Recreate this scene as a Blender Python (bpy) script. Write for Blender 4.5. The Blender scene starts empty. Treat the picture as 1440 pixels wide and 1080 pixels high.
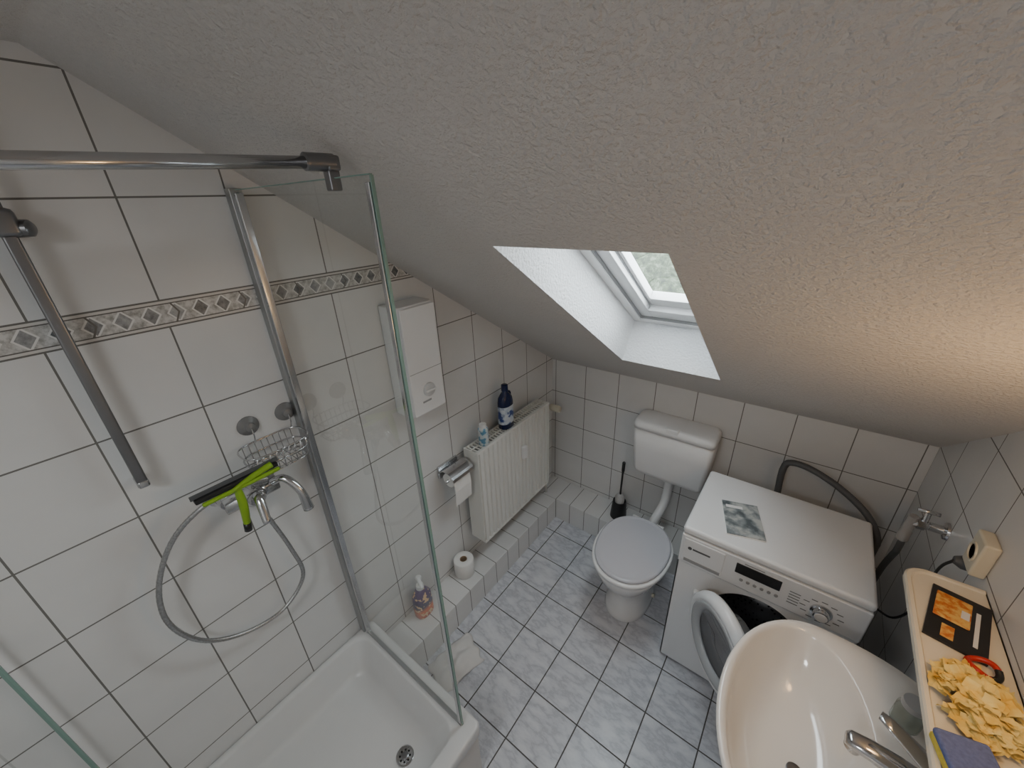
import bpy, bmesh, math, random
from mathutils import Vector, Matrix, noise
random.seed(4)
sc=bpy.context.scene
# ---------------------------------------------------------------- constants
W=1.654; ZC=1.014; TR=0.6688; ZF=2.157; YF=-(ZF-ZC)/TR; YB=-2.9
ZB=1.6493; HB=0.0606; TH=0.2102; LX=0.1497; LY=-0.189; ZL=0.1512
roof=lambda y: ZC-TR*y
N=Vector((0,TR,1)).normalized()
# ---------------------------------------------------------------- node helpers
def new_mat(name):
    m=bpy.data.materials.new(name); m.use_nodes=True
    nt=m.node_tree; b=nt.nodes['Principled BSDF']; return m,nt,b
def M(nt,op,a,b=None,c=None):
    n=nt.nodes.new('ShaderNodeMath'); n.operation=op
    for i,v in enumerate((a,b,c)):
        if v is None: continue
        if isinstance(v,(int,float)): n.inputs[i].default_value=v
        else: nt.links.new(v,n.inputs[i])
    return n.outputs[0]
def MIX(nt,f,a,b):
    n=nt.nodes.new('ShaderNodeMix'); n.data_type='RGBA'
    for s,v in ((n.inputs[0],f),(n.inputs[6],a),(n.inputs[7],b)):
        if isinstance(v,(int,float)): s.default_value=v
        elif isinstance(v,tuple): s.default_value=(*v,1) if len(v)==3 else v
        else: nt.links.new(v,s)
    return n.outputs[2]
def POS(nt):
    g=nt.nodes.new('ShaderNodeNewGeometry'); s=nt.nodes.new('ShaderNodeSeparateXYZ')
    nt.links.new(g.outputs['Position'],s.inputs[0]); return g.outputs['Position'],s.outputs[0],s.outputs[1],s.outputs[2]
def LINE(nt,c,off,size,g):
    f=M(nt,'FRACT',M(nt,'DIVIDE',M(nt,'SUBTRACT',c,off-50*size),size))
    return M(nt,'GREATER_THAN',M(nt,'ABSOLUTE',M(nt,'SUBTRACT',f,.5)),.5-g/2/size)
def NOISE(nt,vec,scale,detail=3,rough=.5):
    n=nt.nodes.new('ShaderNodeTexNoise'); n.inputs['Scale'].default_value=scale
    n.inputs['Detail'].default_value=detail; n.inputs['Roughness'].default_value=rough
    if vec is not None: nt.links.new(vec,n.inputs['Vector'])
    return n.outputs['Fac']
def RAMP(nt,f,stops):
    n=nt.nodes.new('ShaderNodeValToRGB'); nt.links.new(f,n.inputs[0])
    e=n.color_ramp.elements
    while len(e)<len(stops): e.new(.5)
    for i,(p,c) in enumerate(stops): e[i].position=p; e[i].color=(*c,1)
    return n.outputs[0]
def BUMP(nt,b,h,strength,dist):
    n=nt.nodes.new('ShaderNodeBump'); n.inputs['Strength'].default_value=strength; n.inputs['Distance'].default_value=dist
    nt.links.new(h,n.inputs['Height']); nt.links.new(n.outputs[0],b.inputs['Normal'])
def simple(name,col,rough=.4,metal=0,noise_amt=.0,scale=20,coat=0,bump=0):
    m,nt,b=new_mat(name)
    b.inputs['Roughness'].default_value=rough; b.inputs['Metallic'].default_value=metal
    b.inputs['Coat Weight'].default_value=coat
    tc=nt.nodes.new('ShaderNodeTexCoord')
    nz=NOISE(nt,tc.outputs['Object'],scale)
    d=tuple(max(0,c*(1-noise_amt)) for c in col)
    nt.links.new(MIX(nt,nz,d,tuple(col)),b.inputs['Base Color'])
    if bump: BUMP(nt,b,nz,bump,.004)
    return m
GROUT=(.17,.165,.155)
def tile_mat(name,ax1,off1,s1,zmode='wall',g=.0037,col=(.69,.69,.685)):
    m,nt,b=new_mat(name)
    pos,x,y,z=POS(nt); c1={'x':x,'y':y,'z':z}[ax1]
    l1=LINE(nt,c1,off1,s1,g)
    if zmode=='wall':
        above=M(nt,'GREATER_THAN',z,ZB+HB); below=M(nt,'LESS_THAN',z,ZB)
        lz=M(nt,'ADD',M(nt,'MULTIPLY',above,LINE(nt,z,ZB+HB,TH,g)),M(nt,'MULTIPLY',below,LINE(nt,z,ZB,TH,g)))
    elif isinstance(zmode,tuple):
        lz=LINE(nt,{'x':x,'y':y,'z':z}[zmode[0]],zmode[1],zmode[2],g)
    else: lz=None
    mask=l1 if lz is None else M(nt,'MAXIMUM',l1,lz)
    nz=NOISE(nt,pos,9,4); base=MIX(nt,nz,tuple(c*.93 for c in col),tuple(min(1,c*1.04) for c in col))
    if zmode=='wall':
        inb=M(nt,'MULTIPLY',M(nt,'GREATER_THAN',z,ZB),M(nt,'LESS_THAN',z,ZB+HB))
        t=M(nt,'DIVIDE',M(nt,'SUBTRACT',z,ZB),HB); P=.0475
        e=M(nt,'ABSOLUTE',M(nt,'SUBTRACT',t,.5))
        sv=M(nt,'DIVIDE',M(nt,'SUBTRACT',c1,off1-50*P),P); f=M(nt,'FRACT',sv)
        dd=M(nt,'ADD',M(nt,'ABSOLUTE',M(nt,'SUBTRACT',f,.5)),e)
        wn=nt.nodes.new('ShaderNodeTexWhiteNoise'); wn.noise_dimensions='1D'; nt.links.new(M(nt,'FLOOR',sv),wn.inputs['W'])
        n2=NOISE(nt,pos,70,4,.65)
        n3=M(nt,'ADD',M(nt,'MULTIPLY',wn.outputs[0],.35),M(nt,'MULTIPLY',n2,.65))
        dia=RAMP(nt,n3,[(.3,(.09,.095,.10)),(.65,(.42,.42,.42))])
        bb=RAMP(nt,n2,[(.35,(.30,.29,.27)),(.6,(.62,.61,.59))])
        bb=MIX(nt,M(nt,'LESS_THAN',dd,.40),bb,(.74,.73,.71))
        bb=MIX(nt,M(nt,'LESS_THAN',dd,.31),bb,dia)
        z1=M(nt,'LESS_THAN',M(nt,'ABSOLUTE',M(nt,'SUBTRACT',M(nt,'FRACT',M(nt,'DIVIDE',M(nt,'ADD',c1,M(nt,'MULTIPLY',e,.03)),P*3)),.5)),.014)
        bb=MIX(nt,z1,bb,(.15,.14,.13))
        bb=MIX(nt,M(nt,'GREATER_THAN',e,.38),bb,(.62,.60,.57))
        bb=MIX(nt,M(nt,'MULTIPLY',M(nt,'GREATER_THAN',e,.34),M(nt,'LESS_THAN',e,.38)),bb,(.12,.11,.10))
        bb=MIX(nt,M(nt,'GREATER_THAN',e,.47),bb,(.14,.13,.12))
        base=MIX(nt,inb,base,bb)
        mask=M(nt,'MULTIPLY',mask,M(nt,'SUBTRACT',1,inb))
    nt.links.new(MIX(nt,mask,base,GROUT),b.inputs['Base Color'])
    nt.links.new(M(nt,'ADD',M(nt,'MULTIPLY',mask,.55),.30),b.inputs['Roughness'])
    BUMP(nt,b,M(nt,'SUBTRACT',M(nt,'MULTIPLY',NOISE(nt,pos,25,2),.12),mask),.35,.002)
    return m
def floor_mat():
    m,nt,b=new_mat('floor_marble_tile'); pos,x,y,z=POS(nt); S=.2
    g=.0048
    mask=M(nt,'MAXIMUM',LINE(nt,x,.41,S,g),LINE(nt,y,-.70,S,g))
    wx=M(nt,'FLOOR',M(nt,'DIVIDE',M(nt,'SUBTRACT',x,.41),S)); wy=M(nt,'FLOOR',M(nt,'DIVIDE',M(nt,'ADD',y,.70),S))
    wn=nt.nodes.new('ShaderNodeTexWhiteNoise'); wn.noise_dimensions='2D'
    cb=nt.nodes.new('ShaderNodeCombineXYZ'); nt.links.new(wx,cb.inputs[0]); nt.links.new(wy,cb.inputs[1]); nt.links.new(cb.outputs[0],wn.inputs['Vector'])
    va=nt.nodes.new('ShaderNodeVectorMath'); va.operation='MULTIPLY_ADD'
    nt.links.new(wn.outputs['Color'],va.inputs[0]); va.inputs[1].default_value=(7,7,7); nt.links.new(pos,va.inputs[2])
    mp=nt.nodes.new('ShaderNodeMapping'); mp.inputs['Rotation'].default_value=(0,0,.7); mp.inputs['Scale'].default_value=(1,2.2,1)
    nt.links.new(va.outputs[0],mp.inputs[0])
    n=NOISE(nt,mp.outputs[0],8,6,.6)
    v=M(nt,'ABSOLUTE',M(nt,'SUBTRACT',n,.5))
    c=RAMP(nt,v,[(0,(.47,.48,.52)),(.04,(.57,.58,.62)),(.15,(.67,.68,.71))])
    nt.links.new(MIX(nt,mask,c,(.09,.085,.08)),b.inputs['Base Color'])
    nt.links.new(M(nt,'ADD',M(nt,'MULTIPLY',mask,.5),.3),b.inputs['Roughness'])
    BUMP(nt,b,M(nt,'SUBTRACT',0,mask),.3,.002)
    return m
def ceil_mat():
    m,nt,b=new_mat('woodchip_plaster'); pos,x,y,z=POS(nt)
    n=NOISE(nt,pos,115,3,.55); n2=NOISE(nt,pos,300,2)
    h=M(nt,'ADD',RAMP(nt,n,[(.40,(0,0,0)),(.66,(1,1,1))]),M(nt,'MULTIPLY',n2,.35))
    nt.links.new(MIX(nt,NOISE(nt,pos,3),(.585,.565,.545),(.63,.61,.59)),b.inputs['Base Color'])
    b.inputs['Roughness'].default_value=.9
    BUMP(nt,b,h,.85,.0026); return m
def glass_mat():
    m,nt,b=new_mat('shower_glass'); out=nt.nodes['Material Output']
    tr=nt.nodes.new('ShaderNodeBsdfTransparent'); tr.inputs[0].default_value=(.93,.955,.945,1)
    gl=nt.nodes.new('ShaderNodeBsdfGlossy'); gl.inputs['Roughness'].default_value=.02
    lw=nt.nodes.new('ShaderNodeLayerWeight'); lw.inputs[0].default_value=.5
    fac=M(nt,'ADD',M(nt,'MULTIPLY',M(nt,'POWER',lw.outputs['Facing'],4),.75),.06)
    mx=nt.nodes.new('ShaderNodeMixShader'); nt.links.new(fac,mx.inputs[0]); nt.links.new(tr.outputs[0],mx.inputs[1]); nt.links.new(gl.outputs[0],mx.inputs[2])
    nt.links.new(mx.outputs[0],out.inputs[0]); return m
# ---------------------------------------------------------------- geometry helpers
def obj(name,bm,mat,parent=None,smooth=False,bevel=0,seg=2,subsurf=0):
    bmesh.ops.recalc_face_normals(bm,faces=bm.faces)
    me=bpy.data.meshes.new(name); bm.to_mesh(me); bm.free()
    o=bpy.data.objects.new(name,me); sc.collection.objects.link(o)
    if isinstance(mat,(list,tuple)):
        for k in mat: me.materials.append(k)
    elif mat: me.materials.append(mat)
    if bevel:
        md=o.modifiers.new('b','BEVEL'); md.width=bevel; md.segments=seg; md.limit_method='ANGLE'; md.angle_limit=.6
    if subsurf:
        md=o.modifiers.new('s','SUBSURF'); md.levels=subsurf; md.render_levels=subsurf
    if smooth or bevel:
        for p in me.polygons: p.use_smooth=True
        if bevel and not smooth:
            md=o.modifiers.new('w','WEIGHTED_NORMAL'); md.keep_sharp=True
    if parent: o.parent=parent
    return o
def grp(name):
    e=bpy.data.objects.new(name,None); e.empty_display_size=.05; sc.collection.objects.link(e); return e
def box(name,lo,hi,mat,parent=None,bevel=0,seg=2,rot=None,piv=None):
    bm=bmesh.new(); bmesh.ops.create_cube(bm,size=1)
    lo=Vector(lo);hi=Vector(hi)
    for v in bm.verts: v.co=Vector([(lo[i]+hi[i])/2+v.co[i]*(hi[i]-lo[i]) for i in range(3)])
    if rot is not None:
        p=Vector(piv) if piv is not None else (lo+hi)/2
        for v in bm.verts: v.co=rot@(v.co-p)+p
    return obj(name,bm,mat,parent,bevel=bevel,seg=seg)
def prism(name,pts,d,mat,parent=None,bevel=0):
    bm=bmesh.new(); d=Vector(d)
    a=[bm.verts.new(Vector(p)) for p in pts]; b=[bm.verts.new(Vector(p)+d) for p in pts]
    bm.faces.new(a); bm.faces.new(b[::-1]); n=len(pts)
    for i in range(n): bm.faces.new((a[i],a[(i+1)%n],b[(i+1)%n],b[i]))
    return obj(name,bm,mat,parent,bevel=bevel)
def loft(name,rings,mat,parent=None,cap0=True,cap1=True,smooth=True,closed=False,subsurf=0):
    bm=bmesh.new(); R=[[bm.verts.new(Vector(p)) for p in r] for r in rings]; n=len(R[0])
    k=len(R)
    for j in range(k if closed else k-1):
        for i in range(n):
            bm.faces.new((R[j][i],R[j][(i+1)%n],R[(j+1)%k][(i+1)%n],R[(j+1)%k][i]))
    if not closed:
        if cap0: bm.faces.new(R[0][::-1])
        if cap1: bm.faces.new(R[-1])
    return obj(name,bm,mat,parent,smooth=smooth,subsurf=subsurf)
def frame(d):
    d=Vector(d).normalized(); a=Vector((0,0,1)) if abs(d.z)<.9 else Vector((1,0,0))
    u=d.cross(a).normalized(); return u,d.cross(u).normalized()
def lathe(name,c,d,prof,mat,parent=None,n=32,smooth=True):
    u,v=frame(d); d=Vector(d).normalized(); c=Vector(c)
    rings=[[c+d*h+(u*math.cos(2*math.pi*i/n)+v*math.sin(2*math.pi*i/n))*max(r,.0001) for i in range(n)] for h,r in prof]
    o=loft(name,rings,mat,parent,smooth=smooth)
    if smooth:
        md=o.modifiers.new('e','EDGE_SPLIT'); md.split_angle=.7
    return o
def catmull(P,k=8):
    P=[Vector(p) for p in P]; Q=[]
    E=[P[0]*2-P[1]]+P+[P[-1]*2-P[-2]]
    for i in range(1,len(E)-2):
        a,b,c,d=E[i-1],E[i],E[i+1],E[i+2]
        for j in range(k):
            t=j/k; Q.append(.5*((2*b)+(c-a)*t+(2*a-5*b+4*c-d)*t*t+(3*b-a-3*c+d)*t**3))
    Q.append(P[-1]); return Q
def tube(name,P,r,mat,parent=None,n=12,smooth_path=True,k=8,radf=None):
    Q=catmull(P,k) if smooth_path and len(P)>2 else [Vector(p) for p in P]
    u=None; rings=[]
    for i,q in enumerate(Q):
        d=(Q[min(i+1,len(Q)-1)]-Q[max(i-1,0)]).normalized()
        if u is None: u,_=frame(d)
        u=(u-d*u.dot(d)).normalized(); v=d.cross(u)
        rr=r*(radf(i/(len(Q)-1)) if radf else 1)
        rings.append([q+(u*math.cos(2*math.pi*a/n)+v*math.sin(2*math.pi*a/n))*rr for a in range(n)])
    return loft(name,rings,mat,parent)
def sup(cx,cy,z,hx,hy,e=2.4,n=40,hyb=None):
    r=[]
    for i in range(n):
        a=2*math.pi*i/n; c,s=math.cos(a),math.sin(a)
        yy=(hyb if (hyb and s>0) else hy)
        r.append((cx+hx*math.copysign(abs(c)**(2/e),c),cy+yy*math.copysign(abs(s)**(2/e),s),z))
    return r
# ---------------------------------------------------------------- materials
m_wl=tile_mat('wall_tile_left','y',-1.6665,.2); m_wb=tile_mat('wall_tile_back','x',1.0247,.2)
m_wr=tile_mat('wall_tile_right','y',-.2,.2)
m_fl=floor_mat(); m_ce=ceil_mat(); m_gl=glass_mat()
m_l1=tile_mat('ledge_tile_a','y',-.09,.1,None); m_l2=tile_mat('ledge_tile_b','x',.25,.1,None)
cer=simple('ceramic_white',(.78,.78,.78),.12,coat=.5,noise_amt=.02)
trm=simple('tray_ceramic',(.66,.66,.655),.3,coat=.2,noise_amt=.04)
wht=simple('white_enamel',(.76,.77,.78),.3,noise_amt=.02)
wpl=simple('white_plastic',(.78,.78,.78),.35,noise_amt=.03)
seatm=simple('seat_plastic',(.54,.54,.58),.25,noise_amt=.03)
cream=simple('cream_plastic',(.66,.62,.50),.35,noise_amt=.05)
chrome=simple('chrome',(.62,.62,.63),.14,1,noise_amt=.05)
dchrome=simple('dark_chrome',(.28,.28,.29),.28,1,noise_amt=.15)
alu=simple('aluminium',(.50,.51,.51),.35,1,noise_amt=.1)
blk=simple('black_plastic',(.015,.015,.016),.35)
dgry=simple('dark_rubber',(.10,.105,.11),.55,noise_amt=.2)
grey=simple('grey_plastic',(.30,.30,.30),.4)
# ---------------------------------------------------------------- room shell
floor=box('floor',(-.1,YB-.1,-.1),(W+.1,.1,0),m_fl)
prof=lambda x:[(x,.0,0),(x,.0,ZC),(x,YF,ZF),(x,YB,ZF),(x,YB,0)]
prism('wall_left',prof(0),(-.1,0,0),m_wl)
prism('wall_right',prof(W),(.1,0,0),m_wr)
box('wall_back',(-.1,0,0),(W+.1,.1,ZC+.02),m_wb)
box('wall_front',(-.1,YB-.1,0),(W+.1,YB,ZF+.05),m_wb)
SX0,SX1,SB,ST=.566,.955,-.34,-1.165; DEP=.18
bm=bmesh.new()
xs=[-.1,SX0,SX1,W+.1]; ys=[.1,SB,ST,YF]
V={}
for i,x in enumerate(xs):
    for j,y in enumerate(ys): V[i,j]=bm.verts.new((x,y,roof(y)))
for i in range(3):
    for j in range(3):
        if (i,j)!=(1,1): bm.faces.new((V[i,j],V[i+1,j],V[i+1,j+1],V[i,j+1]))
a=bm.verts.new((-.1,YB-.1,ZF)); b=bm.verts.new((W+.1,YB-.1,ZF))
bm.faces.new((V[0,3],V[1,3],V[2,3],V[3,3],b,a))
H=[V[1,1],V[2,1],V[2,2],V[1,2]]; H2=[bm.verts.new(v.co+N*(DEP+.06)) for v in H]
for i in range(4): bm.faces.new((H[i],H[(i+1)%4],H2[(i+1)%4],H2[i]))
for f_ in bm.faces: f_.material_index=0
rev=[f_ for f_ in bm.faces if len([v for v in f_.verts if v in H2])==2]
for f_ in rev: f_.material_index=1
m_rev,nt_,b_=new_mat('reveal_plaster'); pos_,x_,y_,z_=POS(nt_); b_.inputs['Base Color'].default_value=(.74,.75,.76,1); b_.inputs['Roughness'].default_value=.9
BUMP(nt_,b_,NOISE(nt_,pos_,115,3),1.0,.006)
ceiling=obj('ceiling',bm,[m_ce,m_rev])
box('tiled_ledge_1',(0,-1.40,0),(LX,LY,ZL),m_l1,None,bevel=.002)  # tiled ledge along the left wall
box('tiled_ledge_2',(0,LY,0),(.98,0,ZL),m_l2,None,bevel=.002)  # tiled ledge along the back wall
# ---------------------------------------------------------------- skylight window
g=grp('window_1')
S=Vector((0,-1,TR)).normalized()
L=(Vector((0,ST,roof(ST)))-Vector((0,SB,roof(SB)))).length
def rp(x,s,d): return Vector((x,SB,roof(SB)))+S*s+N*d
def rbox(name,x0,x1,s0,s1,d0,d1,mat,bevel=.003):
    bm=bmesh.new(); vs=[]
    for d in (d0,d1):
        base=Vector((0,SB,roof(SB)))
        vs.append([bm.verts.new(Vector((x,0,0))+base+S*s+N*d) for x,s in ((x0,s0),(x1,s0),(x1,s1),(x0,s1))])
    bm.faces.new(vs[0]); bm.faces.new(vs[1][::-1])
    for i in range(4): bm.faces.new((vs[0][i],vs[0][(i+1)%4],vs[1][(i+1)%4],vs[1][i]))
    return obj(name,bm,mat,g,bevel=bevel)
def rframe(pref,m0,w,d0,d1,mat,bot=None):
    x0,x1,s0,s1=SX0+m0,SX1-m0,m0,L-m0; bw=bot or w
    rbox(pref+'_left',x0,x0+w,s0,s1,d0,d1,mat); rbox(pref+'_right',x1-w,x1,s0,s1,d0,d1,mat)
    rbox(pref+'_bottom',x0+w,x1-w,s0,s0+bw,d0,d1,mat); rbox(pref+'_top',x0+w,x1-w,s1-w,s1,d0,d1,mat)
rframe('outer_frame',0.0,.035,DEP,DEP+.07,wpl)
rframe('sash',.038,.045,DEP+.015,DEP+.075,wpl,bot=.075)
rframe('bead',.085,.014,DEP+.04,DEP+.075,wpl,bot=.09)
wg,nt,b=new_mat('window_glass'); out=nt.nodes['Material Output']
tr=nt.nodes.new('ShaderNodeBsdfTransparent'); tr.inputs[0].default_value=(.97,.99,.98,1); nt.links.new(tr.outputs[0],out.inputs[0])
rbox('pane',SX0+.08,SX1-.08,.08,L-.08,DEP+.06,DEP+.064,wg,0)
rframe('gasket',.0345,.004,DEP+.004,DEP+.03,grey)
rframe('seal_line',.0825,.003,DEP+.035,DEP+.04,grey,bot=.003)
# ---------------------------------------------------------------- shower tray
g=grp('shower_tray')
tx0,tx1,ty0,ty1,tz=.0,.615,-2.19,-1.415,.318
def rr(x0,x1,y0,y1,z,r,n=8):
    out=[]
    for cx,cy,a0 in ((x1-r,y1-r,0),(x0+r,y1-r,90),(x0+r,y0+r,180),(x1-r,y0+r,270)):
        for i in range(n+1):
            a=math.radians(a0+90*i/n); out.append((cx+r*math.cos(a),cy+r*math.sin(a),z))
    return out
rings=[rr(tx0+.004,tx1-.004,ty0,ty1-.004,tz-.05,.02),rr(tx0,tx1,ty0,ty1,tz-.045,.02),rr(tx0,tx1,ty0,ty1,tz-.008,.02),rr(tx0+.003,tx1-.003,ty0+.003,ty1-.003,tz-.001,.02),
 rr(tx0+.008,tx1-.008,ty0+.008,ty1-.008,tz,.02),rr(tx0+.022,tx1-.05,ty0+.05,ty1-.055,tz-.001,.05),rr(tx0+.028,tx1-.058,ty0+.058,ty1-.063,tz-.008,.055),
 rr(tx0+.05,tx1-.09,ty0+.09,ty1-.095,tz-.11,.06),rr(tx0+.07,tx1-.11,ty0+.11,ty1-.115,tz-.128,.06),rr(tx0+.12,tx1-.16,ty0+.16,ty1-.165,tz-.135,.05)]
loft('basin',rings,trm,g,cap0=False)
m_ap=simple('tray_apron',(.66,.64,.61),.3,noise_amt=.05)
box('apron_front',(tx1-.03,ty0,0),(tx1-.012,ty1-.012,tz-.046),m_ap,g)
box('apron_side',(tx0,ty1-.03,0),(tx1-.03,ty1-.012,tz-.046),m_ap,g)
lathe('drain_ring',(.42,-1.60,tz-.1335),(0,0,1),[(0,.030),(.003,.030),(.004,.027),(.002,.021),(.001,.0)],chrome,g)
lathe('drain_plug',(.42,-1.60,tz-.1325),(0,0,1),[(0,.012),(.004,.012),(.006,.007),(.006,0)],dchrome,g)
for i in range(8):
    a=i*math.pi/4; lathe('drain_hole_%d'%i,(.42+.017*math.cos(a),-1.60+.017*math.sin(a),tz-.1322),(0,0,1),[(0,.0035),(.0008,.0035)],blk,g,n=10)
# ---------------------------------------------------------------- glass screens
GX,GY,GZ=.5675,-1.4554,1.93
g=grp('shower_screen')
def pane(name,x0,x1,y,z0,z1):
    bm=bmesh.new(); bm.faces.new([bm.verts.new(p) for p in ((x0,y,z0),(x1,y,z0),(x1,y,z1),(x0,y,z1))])
    return obj(name,bm,m_gl,g)
pane('glass_pane',.035,GX,GY,tz+.004,GZ)
m_ge=simple('glass_edge',(.22,.34,.30),.15)
box('glass_edge_vertical',(GX,GY-.003,tz+.004),(GX+.003,GY+.003,GZ),m_ge,g)
box('glass_edge_top',(.035,GY-.003,GZ),(GX,GY+.003,GZ+.002),m_ge,g)
box('wall_profile',(.0,GY-.014,tz+.001),(.030,GY+.014,GZ+.005),alu,g,bevel=.002)
box('wall_profile_cover',(.030,GY-.009,tz+.001),(.046,GY+.009,GZ-.005),chrome,g,bevel=.002)
box('edge_seal',(GX-.012,GY-.006,tz+.004),(GX-.001,GY-.001,GZ-.01),chrome,g,bevel=.001)
box('bottom_seal',(.035,GY-.006,tz),(GX,GY+.006,tz+.012),alu,g,bevel=.001)
pane('glass_pane_near',.035,.5675,-2.15,tz+.004,GZ)
box('glass_edge_near',(.030,-2.154,tz+.004),(.035,-2.146,GZ),m_ge,g)
box('bottom_seal_near',(.035,-2.156,tz),(GX,-2.144,tz+.012),alu,g,bevel=.001)
RX=.456
tube('stabiliser_rail',[(RX,-2.17,1.932),(RX,-1.462,1.955)],.0095,chrome,g,n=20,smooth_path=False)
lathe('rail_collar',(RX,-1.50,1.955),(0,1,0),[(0,.0125),(.001,.014),(.05,.014),(.052,.012)],dchrome,g)
box('rail_knuckle',(RX-.013,-1.466,1.942),(RX+.013,-1.442,1.966),dchrome,g,bevel=.004)
box('rail_clamp',(RX-.010,-1.466,1.911),(RX+.010,-1.445,1.944),dchrome,g,bevel=.003)
box('rail_clamp_near',(RX-.012,-2.165,1.90),(RX+.012,-2.140,1.95),chrome,g,bevel=.003)
# ---------------------------------------------------------------- slide bar
g=grp('shower_slide_bar')
YS=-1.833
box('bar',(.035,YS-.010,1.32),(.046,YS+.010,2.02),dchrome,g,bevel=.004,seg=3)
box('bar_end',(.0,YS-.011,1.316),(.048,YS+.011,1.335),chrome,g,bevel=.005)
box('bar_mount_top',(.0,YS-.012,2.0),(.050,YS+.012,2.03),chrome,g,bevel=.006)
box('slider',(.025,YS-.022,1.86),(.070,YS+.018,1.905),dchrome,g,bevel=.008)
lathe('slider_knob',(.05,YS+.012,1.872),(.6,1,0),[(0,.015),(.018,.014),(.022,.009),(.022,0)],dchrome,g)
# ---------------------------------------------------------------- mixer + hose
g=grp('shower_mixer')
ym,zm=-1.655,1.185
tube('body',[(.07,ym-.065,zm),(.07,ym+.065,zm)],.023,chrome,g,n=24,smooth_path=False)
for s in (-1,1):
    lathe('wall_flange_%s'%('a' if s<0 else 'b'),(0,ym+s*.055,zm),(1,0,0),[(0,.032),(.008,.030),(.014,.018),(.06,.016)],chrome,g)
tube('lever',[(.095,ym,zm),(.125,ym,zm+.012),(.165,ym-.01,zm-.045)],.010,chrome,g,radf=lambda t:1.5-.5*t)
lathe('cartridge',(.07,ym,zm),(1,0,.1),[(0,.027),(.03,.027),(.04,.02),(.042,0)],chrome,g)
lathe('outlet',(.07,ym+.01,zm-.02),(0,0,-1),[(0,.014),(.02,.014),(.022,.010),(.035,.010)],chrome,g)
tube('spout',[(.08,ym+.05,zm+.01),(.11,ym+.075,zm+.022),(.14,ym+.095,zm-.02),(.145,ym+.10,zm-.085)],.011,chrome,g,radf=lambda t:1+.35*max(0,(t-.7)/.3))
g=grp('hand_shower_hose')
def hosemat():
    m,nt,b=new_mat('metal_hose'); b.inputs['Metallic'].default_value=.9; b.inputs['Roughness'].default_value=.3
    pos,x,y,z=POS(nt); nt.links.new(MIX(nt,NOISE(nt,pos,220),(.22,.22,.22),(.65,.65,.65)),b.inputs['Base Color']); return m
hm=hosemat()
hp=[(.07,ym+.01,zm-.055),(.06,-1.638,1.09),(.055,-1.61,.93),(.05,-1.604,.80),(.05,-1.685,.73),(.05,-1.79,.745),(.05,-1.875,.815),(.05,-1.915,.93),(.055,-1.900,1.05),(.07,-1.84,1.166),(.10,-1.76,1.235),(.12,-1.67,1.25),(.115,-1.62,1.235)]
tube('hose',hp,.0058,hm,g,n=10,k=60,radf=lambda t:1+.16*math.sin(t*2600))
# ---------------------------------------------------------------- squeegee
g=grp('window_squeegee')
lime=simple('lime_plastic',(.24,.42,.02),.4,noise_amt=.1)
box('blade_holder',(.102,-1.775,1.257),(.122,-1.585,1.270),blk,g,bevel=.003)
box('blade',(.108,-1.78,1.268),(.112,-1.58,1.280),dgry,g)
box('blade_trim',(.118,-1.765,1.246),(.128,-1.585,1.257),lime,g,bevel=.004)
tube('handle',[(.118,-1.600,1.27),(.122,-1.66,1.262),(.125,-1.70,1.252)],.009,lime,g,radf=lambda t:1-.4*t)
tube('handle_grip',[(.115,-1.688,1.252),(.12,-1.69,1.20),(.118,-1.698,1.135)],.008,lime,g,radf=lambda t:1+.3*math.sin(t*3.1))
tube('handle_tip',[(.118,-1.697,1.142),(.117,-1.700,1.118)],.0095,blk,g,smooth_path=False)
# ---------------------------------------------------------------- wire soap basket
g=grp('wire_soap_basket')
yb0,yb1,zb0,zb1,xb1=-1.645,-1.475,1.235,1.295,.105
for nme,z,k in (('rim_top',zb1,1.0),('rim_mid',(zb0+zb1)/2,.93),('rim_bottom',zb0,.85)):
    yc=(yb0+yb1)/2; hy=(yb1-yb0)/2*k; hx=xb1/2*k; P=[(.058+hx*math.copysign(abs(math.cos(a))**.6,math.cos(a)),yc+hy*math.copysign(abs(math.sin(a))**.6,math.sin(a)),z) for a in [2*math.pi*i/28 for i in range(29)]]
    tube(nme,P,.0022,chrome,g,n=6,k=2)
for i in range(9):
    y=yb0+.02+i*(yb1-yb0-.04)/8
    tube('wire_%d'%i,[(.010,y,zb1),(.018,y,zb0),(.098,y,zb0),(.108,y,zb1)],.0014,chrome,g,n=6,smooth_path=False)
for i in range(3):
    x=.03+.03*i; tube('crosswire_%d'%i,[(x,yb0+.012,zb0-.001),(x,yb1-.012,zb0-.001)],.0014,chrome,g,n=6,smooth_path=False)
for k,y in enumerate((-1.59,-1.49)):
    lathe('suction_cup_%d'%k,(0.001,y,1.345),(1,0,0),[(0,.028),(.004,.027),(.012,.014),(.02,.012),(.024,0)],simple('suction_cup_%d'%k,(.20,.20,.20),.2),g)
    tube('hook_%d'%k,[(.022,y,1.345),(.024,y,1.32),(.012,y,zb1)],.002,chrome,g,n=6)
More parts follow.
